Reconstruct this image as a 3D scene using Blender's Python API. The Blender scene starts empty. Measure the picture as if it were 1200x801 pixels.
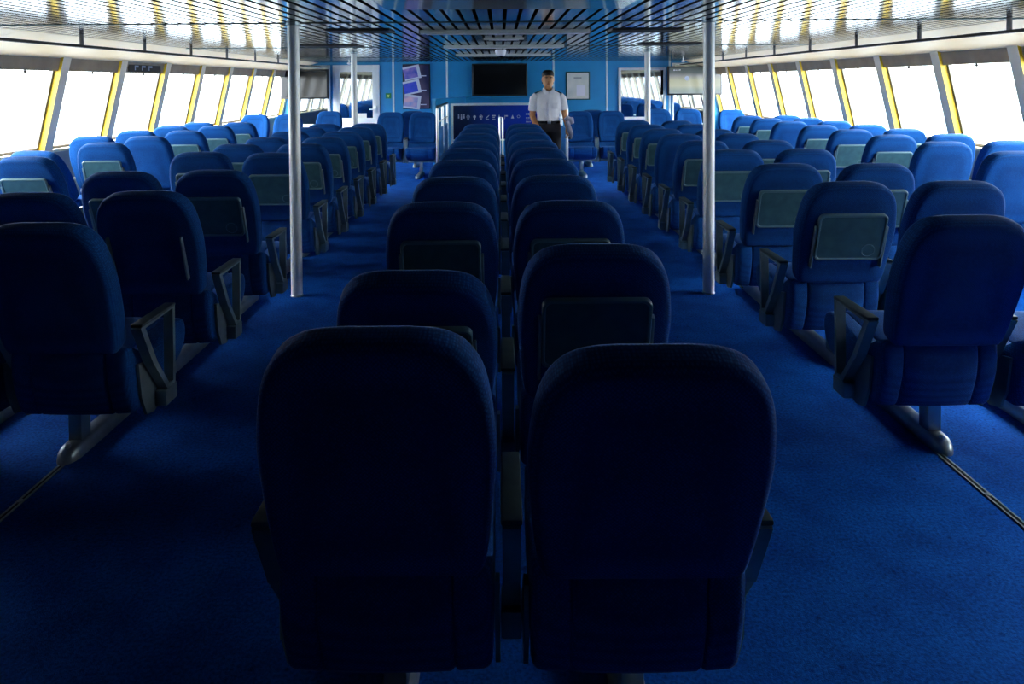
import bpy, bmesh, math, random
from mathutils import Vector, Matrix
random.seed(4)
R = math.radians
PI = math.pi
scn = bpy.context.scene
COL = scn.collection

# ------------------------------------------------------------------ materials
def mat(name, color, rough=0.6, metal=0.0, spec=0.5, sheen=0.0, emit=None, es=0.0, coat=0.0):
    m = bpy.data.materials.new(name); m.use_nodes = True
    b = m.node_tree.nodes['Principled BSDF']
    b.inputs['Base Color'].default_value = (*color, 1)
    b.inputs['Roughness'].default_value = rough
    b.inputs['Metallic'].default_value = metal
    b.inputs['Specular IOR Level'].default_value = spec
    b.inputs['Sheen Weight'].default_value = sheen
    b.inputs['Coat Weight'].default_value = coat
    if emit:
        b.inputs['Emission Color'].default_value = (*emit, 1)
        b.inputs['Emission Strength'].default_value = es
    return m

def N(m, t, **kw):
    n = m.node_tree.nodes.new(t)
    for k, v in kw.items():
        if k in n.inputs: n.inputs[k].default_value = v
        else: setattr(n, k, v)
    return n
def L(m, a, b): m.node_tree.links.new(a, b)

def vary(m, c1, c2, scale=8.0, detail=4.0, bump=0.0, bscale=None, tex='noise', dist=0.002, lo=0.35, hi=0.65):
    """procedural colour variation + bump in object space"""
    b = m.node_tree.nodes['Principled BSDF']
    tc = N(m, 'ShaderNodeTexCoord')
    n = N(m, 'ShaderNodeTexNoise', Scale=scale, Detail=detail)
    L(m, tc.outputs['Object'], n.inputs['Vector'])
    r = N(m, 'ShaderNodeValToRGB')
    r.color_ramp.elements[0].position = lo; r.color_ramp.elements[1].position = hi
    r.color_ramp.elements[0].color = (*c1, 1); r.color_ramp.elements[1].color = (*c2, 1)
    L(m, n.outputs['Fac'], r.inputs['Fac']); L(m, r.outputs['Color'], b.inputs['Base Color'])
    if bump:
        if tex == 'voronoi':
            v = N(m, 'ShaderNodeTexVoronoi', Scale=bscale); out = v.outputs['Distance']
        else:
            v = N(m, 'ShaderNodeTexNoise', Scale=bscale, Detail=3.0); out = v.outputs['Fac']
        L(m, tc.outputs['Object'], v.inputs['Vector'])
        bp = N(m, 'ShaderNodeBump', Strength=bump, Distance=dist)
        L(m, out, bp.inputs['Height']); L(m, bp.outputs['Normal'], b.inputs['Normal'])
    return m, r, tc

def fabric_mat():
    m = mat('seat_fabric', (.01, .06, .26), .9, spec=.15, sheen=.35)
    b = m.node_tree.nodes['Principled BSDF']
    b.inputs['Sheen Roughness'].default_value = .22
    b.inputs['Sheen Tint'].default_value = (.35, .6, 1, 1)
    tc = N(m, 'ShaderNodeTexCoord')
    mp = N(m, 'ShaderNodeMapping'); mp.inputs['Rotation'].default_value = (0, R(45), 0)
    mp.inputs['Scale'].default_value = (1, .6, 1)
    L(m, tc.outputs['Object'], mp.inputs['Vector'])
    v = N(m, 'ShaderNodeTexVoronoi', Scale=150.0, Randomness=.3)
    L(m, mp.outputs['Vector'], v.inputs['Vector'])
    r = N(m, 'ShaderNodeValToRGB')
    r.color_ramp.elements[0].position = .1; r.color_ramp.elements[1].position = .6
    r.color_ramp.elements[0].color = (.006, .105, .37, 1); r.color_ramp.elements[1].color = (.003, .045, .18, 1)
    L(m, v.outputs['Distance'], r.inputs['Fac'])
    n = N(m, 'ShaderNodeTexNoise', Scale=4.0, Detail=3.0)
    L(m, tc.outputs['Object'], n.inputs['Vector'])
    mx = N(m, 'ShaderNodeMix', data_type='RGBA', blend_type='MULTIPLY')
    mx.inputs['Factor'].default_value = .5
    rr = N(m, 'ShaderNodeValToRGB')
    rr.color_ramp.elements[0].position = .3; rr.color_ramp.elements[1].position = .7
    rr.color_ramp.elements[0].color = (.55, .6, .65, 1); rr.color_ramp.elements[1].color = (1.15, 1.1, 1.05, 1)
    L(m, n.outputs['Fac'], rr.inputs['Fac'])
    L(m, r.outputs['Color'], mx.inputs['A']); L(m, rr.outputs['Color'], mx.inputs['B'])
    L(m, mx.outputs['Result'], b.inputs['Base Color'])
    bp = N(m, 'ShaderNodeBump', Strength=.35, Distance=.002, invert=True)
    L(m, v.outputs['Distance'], bp.inputs['Height']); L(m, bp.outputs['Normal'], b.inputs['Normal'])
    return m

def carpet_mat():
    m = mat('carpet', (.004, .07, .4), .95, spec=.05)
    m, r, tc = vary(m, (.0018, .055, .28), (.0035, .085, .39), 5.0, 8.0, .5, 260.0, dist=.004)
    b = m.node_tree.nodes['Principled BSDF']
    v = N(m, 'ShaderNodeTexVoronoi', Scale=11.0, Randomness=.5)
    L(m, tc.outputs['Object'], v.inputs['Vector'])
    rr = N(m, 'ShaderNodeValToRGB'); rr.color_ramp.interpolation = 'LINEAR'
    rr.color_ramp.elements[0].position = .05; rr.color_ramp.elements[1].position = .12
    rr.color_ramp.elements[0].color = (.55, .55, .6, 1); rr.color_ramp.elements[1].color = (1, 1, 1, 1)
    L(m, v.outputs['Distance'], rr.inputs['Fac'])
    f = N(m, 'ShaderNodeTexNoise', Scale=90.0, Detail=2.0)
    L(m, tc.outputs['Object'], f.inputs['Vector'])
    fr = N(m, 'ShaderNodeValToRGB')
    fr.color_ramp.elements[0].position = .3; fr.color_ramp.elements[1].position = .7
    fr.color_ramp.elements[0].color = (.6, .6, .6, 1); fr.color_ramp.elements[1].color = (1.3, 1.3, 1.3, 1)
    L(m, f.outputs['Fac'], fr.inputs['Fac'])
    m1 = N(m, 'ShaderNodeMix', data_type='RGBA', blend_type='MULTIPLY'); m1.inputs['Factor'].default_value = 1
    m2 = N(m, 'ShaderNodeMix', data_type='RGBA', blend_type='MULTIPLY'); m2.inputs['Factor'].default_value = 1
    L(m, r.outputs['Color'], m1.inputs['A']); L(m, rr.outputs['Color'], m1.inputs['B'])
    L(m, m1.outputs['Result'], m2.inputs['A']); L(m, fr.outputs['Color'], m2.inputs['B'])
    L(m, m2.outputs['Result'], b.inputs['Base Color'])
    return m

def pane_mat():
    m = bpy.data.materials.new('window_glass'); m.use_nodes = True
    nt = m.node_tree; nt.nodes.remove(nt.nodes['Principled BSDF'])
    out = nt.nodes['Material Output']
    t = N(m, 'ShaderNodeBsdfTransparent', Color=(.95, .98, 1, 1))
    g = N(m, 'ShaderNodeBsdfGlossy', Roughness=.02)
    mx = N(m, 'ShaderNodeMixShader', Fac=.06)
    L(m, t.outputs[0], mx.inputs[1]); L(m, g.outputs[0], mx.inputs[2]); L(m, mx.outputs[0], out.inputs['Surface'])
    return m

def mirror_mat(name, col):
    return mat(name, col, .03, 1.0)

FAB = fabric_mat()
CARPET = carpet_mat()
PANE = pane_mat()
FABG = mat('seam_thread', (.003, .02, .10), .9)
TRAY = mat('tray_plastic', (.035, .10, .12), .38, spec=.45)
vary(TRAY, (.028, .085, .105), (.042, .115, .135), 14, 4, .08, 300, dist=.001)
TRAYE = mat('tray_edge', (.10, .19, .21), .35)
ARM = mat('armrest_metal', (.16, .22, .23), .4, .5)
vary(ARM, (.19, .27, .28), (.24, .32, .33), 12, 3)
PAD = mat('armrest_pad', (.02, .035, .04), .42)
vary(PAD, (.03, .05, .055), (.045, .07, .075), 25, 3)
STEEL = mat('base_steel', (.30, .37, .40), .36, .85)
vary(STEEL, (.24, .31, .34), (.34, .41, .44), 9, 4)
PLATE = mat('bracket_grey', (.16, .22, .24), .45, .3)
vary(PLATE, (.14, .20, .22), (.18, .24, .26), 9, 3)
POLE = mat('pole_metal', (.72, .76, .76), .42, .25)
vary(POLE, (.76, .79, .77), (.82, .85, .83), 3, 3)
CEIL = mat('ceiling_aluminium', (.28, .33, .35), .11, 1.0)
vary(CEIL, (.155, .195, .215), (.19, .23, .25), 1.3, 4)
PLEN = mat('plenum_black', (.004, .006, .008), .9)
TBAR = mat('ceiling_joint_green', (.05, .10, .10), .4, .6)
CREAM = mat('soffit_cream', (.9, .72, .45), .5)
vary(CREAM, (.86, .70, .44), (.92, .76, .49), 2, 3)
PILW = mat('pillar_cream', (.82, .74, .58), .45)
vary(PILW, (.86, .76, .56), (.90, .80, .60), 3, 3)
PILY = mat('pillar_yellow', (.62, .42, .01), .5)
vary(PILY, (.58, .38, .008), (.66, .46, .015), 4, 3)
DARKT = mat('dark_trim', (.03, .025, .02), .5)
FRAMEM = mat('window_frame_grey', (.16, .15, .14), .5, .3)
BLIND = mat('blind_taupe', (.20, .17, .14), .8)
vary(BLIND, (.30, .23, .15), (.37, .29, .19), 6, 3)
SIDEW = mat('side_wall_panel', (.34, .33, .31), .6)
vary(SIDEW, (.31, .30, .28), (.37, .36, .34), 3, 3)
BLUEW = mat('bulkhead_blue', (.012, .19, .52), .42)
vary(BLUEW, (.007, .25, .54), (.012, .30, .62), 1.5, 4)
REARW = mat('rear_wall', (.05, .07, .10), .8)
vary(REARW, (.045, .065, .095), (.055, .075, .105), 2, 3)
STRIP = mat('joint_strip', (.62, .82, .84), .35)
WHITE = mat('door_white', (.78, .83, .80), .4)
vary(WHITE, (.75, .80, .77), (.80, .85, .82), 3, 3)
DGLASS = mirror_mat('dark_reflective_glass', (.32, .37, .40))
BLACK = mat('tv_black', (.003, .004, .005), .12, spec=.5)
BEZEL = mat('tv_bezel', (.012, .013, .014), .3)
CHROME = mat('rail_steel', (.75, .82, .82), .3, 1.0)
BLUEP = mat('rail_panel_blue', (.02, .16, .42), .55, spec=.25)
SIGNB = mat('sign_blue', (.008, .02, .16), .25)
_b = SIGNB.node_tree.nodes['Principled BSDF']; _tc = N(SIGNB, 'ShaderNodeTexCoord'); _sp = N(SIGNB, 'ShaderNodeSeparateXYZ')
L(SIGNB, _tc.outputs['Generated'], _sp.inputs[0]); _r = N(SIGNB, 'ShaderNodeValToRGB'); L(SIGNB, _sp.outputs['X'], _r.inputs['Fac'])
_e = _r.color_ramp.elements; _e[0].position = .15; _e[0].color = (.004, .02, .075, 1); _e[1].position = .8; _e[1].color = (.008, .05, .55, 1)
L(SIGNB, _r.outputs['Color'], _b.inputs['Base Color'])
SIGNW = mat('sign_white', (.42, .48, .6), .5)
GREEN = mat('sign_green', (.01, .22, .05), .5)
PAPER = mat('notice_paper', (.72, .74, .66), .6)
vary(PAPER, (.62, .66, .60), (.80, .80, .72), 3.0, 3)
GREYT = mat('print_grey', (.38, .40, .38), .6)
LIGHTB = mat('batten_white', (.62, .66, .62), .45)
DOME = mat('dome_white', (.85, .85, .9), .3)
SKIN = mat('skin', (.52, .27, .15), .5)
vary(SKIN, (.50, .22, .09), (.58, .28, .12), 20, 3)
HAIR = mat('hair_black', (.008, .006, .005), .5)
SHIRT = mat('shirt_white', (.80, .81, .88), .75)
vary(SHIRT, (.86, .86, .90), (.92, .92, .95), 9, 3, .25, 14, dist=.01)
TROU = mat('trousers_black', (.010, .010, .016), .8)
vary(TROU, (.008, .008, .013), (.013, .013, .02), 9, 3)
JACK = mat('jacket_grey', (.30, .32, .42), .85)
vary(JACK, (.24, .26, .35), (.36, .38, .48), 12, 3)
TABLE = mat('table_white', (.72, .78, .78), .4)

# ------------------------------------------------------------------ mesh builder
class MB:
    def __init__(s): s.v = []; s.f = []; s.mi = []; s.mats = []; s.m = 0
    def use(s, m):
        if m not in s.mats: s.mats.append(m)
        s.m = s.mats.index(m); return s
    def add(s, vs, fs):
        o = len(s.v); s.v += [tuple(p) for p in vs]
        for f in fs: s.f.append(tuple(i + o for i in f)); s.mi.append(s.m)
        return s
    def box(s, a, b, M=None):
        x0, y0, z0 = a; x1, y1, z1 = b
        vs = [Vector(p) for p in ((x0,y0,z0),(x1,y0,z0),(x1,y1,z0),(x0,y1,z0),(x0,y0,z1),(x1,y0,z1),(x1,y1,z1),(x0,y1,z1))]
        if M: vs = [M @ p for p in vs]
        return s.add(vs, [(0,3,2,1),(4,5,6,7),(0,1,5,4),(1,2,6,5),(2,3,7,6),(3,0,4,7)])
    def bbox(s, a, b, r=.01, M=None):
        """box with chamfered edges"""
        bm = bmesh.new()
        bmesh.ops.create_cube(bm, size=1)
        c = [(a[i] + b[i]) / 2 for i in range(3)]; d = [abs(b[i] - a[i]) for i in range(3)]
        for v in bm.verts: v.co = Vector((v.co.x * d[0] + c[0], v.co.y * d[1] + c[1], v.co.z * d[2] + c[2]))
        bmesh.ops.bevel(bm, geom=bm.edges[:], offset=min(r, min(d) * .45), segments=2, profile=.6, affect='EDGES')
        if M:
            for v in bm.verts: v.co = M @ v.co
        bm.verts.index_update()
        s.add([v.co.copy() for v in bm.verts], [[v.index for v in f.verts] for f in bm.faces]); bm.free(); return s
    def ring_loft(s, rings, cap=True, closed=True):
        n = len(rings[0]); vs = [p for r in rings for p in r]; fs = []
        for i in range(len(rings) - 1):
            for j in range(n if closed else n - 1):
                k = (j + 1) % n
                fs.append((i*n+j, i*n+k, (i+1)*n+k, (i+1)*n+j))
        if cap:
            fs.append(tuple(range(n - 1, -1, -1))); fs.append(tuple((len(rings)-1)*n + j for j in range(n)))
        return s.add(vs, fs)
    def tube(s, pts, r, n=12, ry=None):
        """tube along points; r scalar or list"""
        pts = [Vector(p) for p in pts]; rings = []
        for i, p in enumerate(pts):
            d = (pts[min(i+1, len(pts)-1)] - pts[max(i-1, 0)]).normalized()
            ref = Vector((1, 0, 0)) if abs(d.x) < .8 else Vector((0, 1, 0))
            u = (ref - d * ref.dot(d)).normalized(); w = d.cross(u)
            rr = r[i] if isinstance(r, (list, tuple)) else r
            r2 = rr if ry is None else (ry[i] if isinstance(ry, (list, tuple)) else ry)
            rings.append([p + u * rr * math.cos(2*PI*j/n) + w * r2 * math.sin(2*PI*j/n) for j in range(n)])
        return s.ring_loft(rings)
    def lathe(s, prof, c=(0,0,0), n=20):
        c = Vector(c)
        return s.ring_loft([[c + Vector((r*math.cos(2*PI*j/n), r*math.sin(2*PI*j/n), z)) for j in range(n)] for r, z in prof])
    def prism(s, poly, axis, a, b):
        """extrude 2-D polygon: axis 'x' -> (y,z), 'y' -> (x,z), 'z' -> (x,y)"""
        def P(p, t): return {'x': (t, p[0], p[1]), 'y': (p[0], t, p[1]), 'z': (p[0], p[1], t)}[axis]
        return s.ring_loft([[P(p, a) for p in poly], [P(p, b) for p in poly]])
    def mesh(s, name, smooth=35):
        me = bpy.data.meshes.new(name)
        me.from_pydata(s.v, [], s.f)
        for m in s.mats: me.materials.append(m)
        me.polygons.foreach_set('material_index', s.mi)
        bm = bmesh.new(); bm.from_mesh(me)
        bmesh.ops.recalc_face_normals(bm, faces=bm.faces[:]); bm.to_mesh(me); bm.free()
        if smooth:
            me.polygons.foreach_set('use_smooth', [True] * len(me.polygons))
            me.set_sharp_from_angle(angle=R(smooth))
        me.update(); return me

def obj(name, data, parent=None, loc=(0,0,0), rot=(0,0,0)):
    if isinstance(data, MB): data = data.mesh(name)
    o = bpy.data.objects.new(name, data); COL.objects.link(o)
    o.location = loc; o.rotation_euler = rot
    if parent: o.parent = parent
    return o
def tag(o, label, cat, group=None, kind=None):
    if label: o['label'] = label
    if cat: o['category'] = cat
    if group: o['group'] = group
    if kind: o['kind'] = kind
    return o
def empty(name, loc=(0,0,0), rz=0):
    o = bpy.data.objects.new(name, None); COL.objects.link(o)
    o.location = loc; o.rotation_euler = (0, 0, rz); o.empty_display_size = .1; return o
def struct(name, data, parent=None):
    o = obj(name, data, parent)
    if not parent: o['kind'] = 'structure'
    return o

# ------------------------------------------------------------------ room constants (x right, y into the cabin, z up)
EYE = 1.62
CZ = 2.085           # slatted ceiling
YB = 15.0            # far bulkhead
YR = -3.2            # wall behind
XS, ZS = 4.88, .95   # window sill line
XT, ZT = 4.66, 1.90  # window head line (walls lean inwards)
def wx(z): return XS + (XT - XS) * (z - ZS) / (ZT - ZS)

# floor
struct('floor', MB().use(CARPET).box((-5.0, YR, -.08), (5.0, YB + .1, 0)))
# rear wall (behind the viewer)
WP = [(-4.9, -.05), (4.9, -.05), (wx(ZS), ZS - .03), (wx(2.25), 2.25), (-wx(2.25), 2.25), (-wx(ZS), ZS - .03)]
struct('wall_rear', MB().use(REARW).prism(WP, 'y', YR - .1, YR))
# far bulkhead
struct('wall_far', MB().use(BLUEW).prism(WP, 'y', YB, YB + .1))

# ------------------------------------------------------------------ ceiling
cl = MB().use(PLEN).box((-5.0, YR, CZ + .06), (5.0, YB, CZ + .14))
joints = [YR, -1.77, 1.73, 5.22, 8.72, 12.22, YB]
x = -4.93
while x < 4.9:
    mid = x + .04
    cen = abs(mid - .03) < .74
    w = .075 if cen else .069
    for a, b in zip(joints[:-1], joints[1:]):
        cl.use(PLEN).box((x, a + .006, CZ + .0005), (x + w, b - .006, CZ + .018)).use(CEIL).box((x, a + .006, CZ - .0005), (x + w, b - .006, CZ + .0004))
    x += .1015
ceil = struct('ceiling', cl)
jm = MB().use(TBAR)
for a in joints[1:-1]: jm.box((-4.9, a - .012, CZ - .006), (4.9, a + .012, CZ + .02))
struct('ceiling_joint', jm)
bpy.data.objects['ceiling_joint'].name = 'trim_1'
# flat access panel over the nearest rows
tag(obj('ceiling_access_panel', MB().use(CEIL).bbox((-.70, 1.8, CZ - .012), (.76, 4.22, CZ - .001), .006)),
    'wide plain metal ceiling panel above the nearest centre seats', 'ceiling panel')

def batten(x0, x1, y, label, h=.036):
    r = empty('ceiling_light', ((x0 + x1) / 2, y, CZ))
    hw = (x1 - x0) / 2
    obj('housing', MB().use(LIGHTB).bbox((-hw, -.03, -h), (hw, .05, -.001), .006), r)
    obj('diffuser', MB().use(DOME).bbox((-hw + .05, -.02, -h - .006), (hw - .05, .04, -h), .003), r)
    obj('end_cap', MB().use(FRAMEM).bbox((-hw - .012, -.03, -h), (-hw, .05, -.001), .004), r)
    obj('end_cap', MB().use(FRAMEM).bbox((hw, -.03, -h), (hw + .012, .05, -.001), .004), r)
    tag(r, label, 'ceiling light', 'unlit battens across the centre ceiling')
batten(-.70, .78, 5.98, 'longest pale unlit batten light across the centre ceiling, nearest of four')
batten(-.17, .24, 7.0, 'short pale batten light, much shorter than the other ceiling battens', .025)
batten(-.70, .78, 8.4, 'pale batten light just beyond the short batten on the centre ceiling')
batten(-.71, .80, 10.9, 'farthest pale batten light, beyond the small white dome on the ceiling')

def vent(x0, x1, y, label):
    r = empty('ceiling_vent', ((x0 + x1) / 2, y, CZ)); hw = (x1 - x0) / 2
    obj('frame', MB().use(DARKT).box((-hw, -.16, -.012), (hw, -.14, -.001)).box((-hw, .14, -.012), (hw, .16, -.001))
        .box((-hw, -.14, -.012), (-hw + .02, .14, -.001)).box((hw - .02, -.14, -.012), (hw, .14, -.001)), r)
    g = MB().use(DARKT)
    for k in range(7): g.box((-hw + .02, -.135 + k * .04, -.010), (hw - .02, -.112 + k * .04, -.001))
    obj('grille', g, r)
    tag(r, label, 'vent', 'dark vents in the slatted ceiling')
vent(-1.5, -.95, 6.0, 'dark ceiling vent beside the nearest batten, on the left')
vent(.98, 1.6, 6.15, 'dark ceiling vent beside the nearest batten, on the right')
vent(-2.4, -1.7, 8.3, 'dark ceiling vent farther off, above the left block of seats')
vent(1.7, 2.4, 8.3, 'dark ceiling vent farther off, above the right block of seats')

# small dome under the ceiling
r = empty('dome_camera', (0.0, 9.5, CZ))
obj('mount', MB().use(DOME).lathe([(.05, 0), (.075, -.005), (.078, -.03), (.074, -.04)], n=20), r)
obj('dome', MB().use(DOME).lathe([(.074, -.04), (.07, -.065), (.055, -.085), (.035, -.095)], n=20), r)
obj('lens', MB().use(BLACK).lathe([(.035, -.094), (.03, -.105), (.012, -.115)], n=16), r)
tag(r, 'small white dome hanging under the middle of the slatted ceiling', 'ceiling dome')
for sx, lab in ((-2.95, 'small white sprinkler head under the ceiling near the left screen'), (3.55, 'small white sprinkler head under the ceiling near the right screen')):
    r = empty('ceiling_sprinkler', (sx, 13.3, CZ))
    obj('stem', MB().use(CHROME).lathe([(.012, 0), (.012, -.05)], n=10), r)
    obj('head', MB().use(DOME).lathe([(.014, -.045), (.035, -.055), (.038, -.075), (.02, -.09)], n=14), r)
    tag(r, lab, 'sprinkler', 'ceiling sprinklers')

# ------------------------------------------------------------------ side walls, windows, soffits
PIL0, PPITCH = 7.22, 1.107
wn = [0]
def side(s):
    nm = 'left' if s < 0 else 'right'
    k0 = -3 if s < 0 else -5
    ks = list(range(k0, 8))
    ys = [PIL0 + PPITCH * k for k in ks]
    # lower wall with sill board, header above the windows, blank wall where there are no windows
    w = MB().use(SIDEW)
    def quad(y0, y1, z0, z1, t=.12):
        pts = [(s*wx(z0), z0), (s*wx(z1), z1), (s*(wx(z1)+t), z1), (s*(wx(z0)+t), z0)]
        w.ring_loft([[(px, y0, pz) for px, pz in pts], [(px, y1, pz) for px, pz in pts]])
    w.box((min(s*4.9, s*5.02), YR, -.05), (max(s*4.9, s*5.02), YB, ZS - .02))
    quad(YR, YB, ZT - .005, 2.25)
    quad(YR, ys[0], ZS - .02, ZT)
    struct('wall_' + nm, w)
    sb = MB().use(CREAM).bbox((min(s*4.80, s*5.0), YR, ZS - .045), (max(s*4.80, s*5.0), YB, ZS - .012), .008)
    o = struct('window_sill', sb); o.name = 'trim_' + ('2' if s < 0 else '3')
    sk = MB().use(DARKT).bbox((min(s*4.885, s*4.9), YR, 0), (max(s*4.885, s*4.9), YB, .10), .004)
    struct('baseboard_' + nm, sk)
    # pillars
    for i, y in enumerate(ys):
        p = MB()
        a, b = y - .065, y + .065
        def P(d, z, yy): return (s * (wx(z) - d), yy, z)
        z0, z1 = ZS - .015, ZT + .02
        vs = [P(-.015, z0, a), P(.085, z0, a), P(.085, z0, b), P(-.015, z0, b), P(-.015, z1, a), P(.085, z1, a), P(.085, z1, b), P(-.015, z1, b)]
        p.use(PILY).add(vs, [(0, 1, 5, 4)])
        p.use(PILW).add(vs, [(1, 2, 6, 5), (2, 3, 7, 6), (3, 0, 4, 7), (4, 5, 6, 7), (0, 3, 2, 1)])
        o = obj('window_pillar', p); o['kind'] = 'structure'
        o.name = 'trim_%d' % (10 + i + (0 if s < 0 else 30))
    # bays
    for i in range(len(ys)):
        y0 = ys[i] + .065; y1 = (ys[i+1] - .065) if i + 1 < len(ys) else YB - .02
        if y1 - y0 < .12: continue
        wn[0] += 1
        zh = ZT - .125
        fr = MB().use(FRAMEM)
        def bar(ya, yb, za, zb, d0=-.02, d1=.02):
            pts = lambda z: [(s*(wx(z)-d0), z), (s*(wx(z)-d1), z)]
            (xa, _), (xb, _) = pts(za); (xc, _), (xd, _) = pts(zb)
            fr.add([(xa,ya,za),(xb,ya,za),(xb,yb,za),(xa,yb,za),(xc,ya,zb),(xd,ya,zb),(xd,yb,zb),(xc,yb,zb)],
                   [(0,3,2,1),(4,5,6,7),(0,1,5,4),(1,2,6,5),(2,3,7,6),(3,0,4,7)])
        bar(y0, y0 + .028, ZS - .012, ZT); bar(y1 - .028, y1, ZS - .012, ZT)
        bar(y0 + .028, y1 - .028, ZS - .012, ZS + .02); bar(y0 + .028, y1 - .028, ZT - .05, ZT)
        win = obj('window_%d' % wn[0], fr); win['kind'] = 'structure'
        g = MB().use(PANE)
        g.add([(s*wx(ZS), y0+.02, ZS), (s*wx(ZS), y1-.02, ZS), (s*wx(ZT-.04), y1-.02, ZT-.04), (s*wx(ZT-.04), y0+.02, ZT-.04)], [(0,1,2,3)])
        obj('pane', g, win)
        bl = MB().use(BLIND)
        bl.add([(s*(wx(zh)-.03), y0, zh), (s*(wx(zh)-.055), y0, zh), (s*(wx(zh)-.055), y1, zh), (s*(wx(zh)-.03), y1, zh),
                (s*(wx(ZT)-.03), y0, ZT+.01), (s*(wx(ZT)-.055), y0, ZT+.01), (s*(wx(ZT)-.055), y1, ZT+.01), (s*(wx(ZT)-.03), y1, ZT+.01)],
               [(0,3,2,1),(4,5,6,7),(0,1,5,4),(1,2,6,5),(2,3,7,6),(3,0,4,7)])
        yc = (y0 + y1) / 2
        bo = obj('roller_blind', bl, win)
        obj('pull_knob', MB().use(DARKT).lathe([(.006, .0), (.014, -.008), (.014, -.022), (.006, -.03)], (s*(wx(zh)-.045), yc, zh), 10), bo)
        if s < 0 and ks[i] == 1:
            # dark plate with pale blurred characters in the blind header of the third bay
            xx = wx(ZT - .06) - .056
            pl = obj('header_plate', MB().use(DARKT).box((-xx-.001, y0+.08, zh+.015), (-xx+.006, y1-.10, ZT-.005)), win)
            ch = MB().use(SIGNW)
            for q in range(3):
                ya = y0 + .22 + q * .17
                ch.box((-xx+.006, ya, zh+.035), (-xx+.008, ya+.02, ZT-.03)).box((-xx+.006, ya, ZT-.045), (-xx+.008, ya+.09, ZT-.03))
                ch.box((-xx+.006, ya+.07, zh+.075), (-xx+.008, ya+.09, ZT-.03)).box((-xx+.006, ya, zh+.07), (-xx+.008, ya+.09, zh+.085))
            obj('lettering', ch, pl)
    # sloping cream soffit between ceiling and window heads
    x0, x1, zi, zo = 4.0, 4.64, CZ - .002, 1.90
    so = MB().use(CREAM)
    seg = sorted(set([YR] + [7.9 + 2.2 * k for k in range(-4, 4)] + [YB]))
    for a, b in zip(seg[:-1], seg[1:]):
        pts = [(s*x0, zi), (s*x1, zo), (s*(x1 + .02), zo + .02), (s*(x0 + .02), zi + .02)]
        so.ring_loft([[(px, a + .003, pz) for px, pz in pts], [(px, b - .003, pz) for px, pz in pts]])
    so_o = obj('soffit', so); so_o['kind'] = 'structure'; so_o.name = 'trim_' + ('4' if s < 0 else '5')
    # dark rail hung from the ceiling in front of it
    rx = 3.84; zr = 1.98
    hr_ = empty('ceiling_rail', (s * rx, 0, zr))
    obj('rail', MB().use(DARKT).bbox((-.014, YR + .02, -.012), (.014, YB - .4, .014), .005), hr_)
    for k in range(-9, 7):
        y = 6.27 + 1.107 * k
        if y > YR: obj('hanger', MB().use(FRAMEM).bbox((-.008, y - .022, .012), (.008, y + .022, CZ - zr + .002), .003), hr_)
    tag(hr_, 'long dark rail hung below the ceiling along the ' + nm + ' windows', 'rail', 'rails under the ceiling edges')
side(-1); side(1)

# ------------------------------------------------------------------ poles
def pole(x, y, label):
    r = empty('support_pole', (x, y, 0))
    obj('shaft', MB().use(POLE).lathe([(.043, .0), (.043, 1.0), (.043, CZ - .0)], n=32), r)
    obj('floor_collar', MB().use(STEEL).lathe([(.048, .0), (.048, .006), (.045, .01), (.0435, .01)], n=28), r)
    obj('ceiling_collar', MB().use(STEEL).lathe([(.0435, CZ - .02), (.052, CZ - .015), (.052, CZ - .001)], n=28), r)
    tag(r, label, 'pole', 'round metal support poles')
pole(-1.575, 5.2, 'shiny metal support pole beside the left aisle, near and thick in view')
pole(1.585, 5.2, 'shiny metal support pole beside the right aisle, near and thick in view')
pole(-2.18, 10.15, 'far slim support pole standing in front of the white glazed door')
pole(2.18, 10.15, 'far slim support pole standing in front of the right dark glass window')

# ------------------------------------------------------------------ seat meshes
HZ = .54   # hinge height
def back_outline():
    """closed outline of the backrest in (x, t), t up the back"""
    H = .575
    key = [(0, .212), (.03, .226), (.10, .235), (.25, .245), (.42, .2525), (.55, .255), (.66, .250), (.75, .243), (.82, .234), (.875, .222), (.92, .205), (.95, .188), (.97, .169), (.985, .146), (.994, .118), (1.0, .075)]
    pts = []
    n = len(key)
    for i in range(n - 1):
        p0, p1, p2, p3 = (Vector(key[max(0, min(n - 1, i + k))]) for k in (-1, 0, 1, 2))
        for t in ((0, .5) if i < 8 else (0, .34, .67)):
            q = .5 * ((2*p1) + (-p0 + p2)*t + (2*p0 - 5*p1 + 4*p2 - p3)*t*t + (-p0 + 3*p1 - 3*p2 + p3)*t**3)
            pts.append((q.y, q.x * H))
    pts.append((.075, H))
    right = [(.14, -.003), (.175, -.002)] + pts
    return right + [(-x, t) for x, t in reversed(right)]
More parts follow.
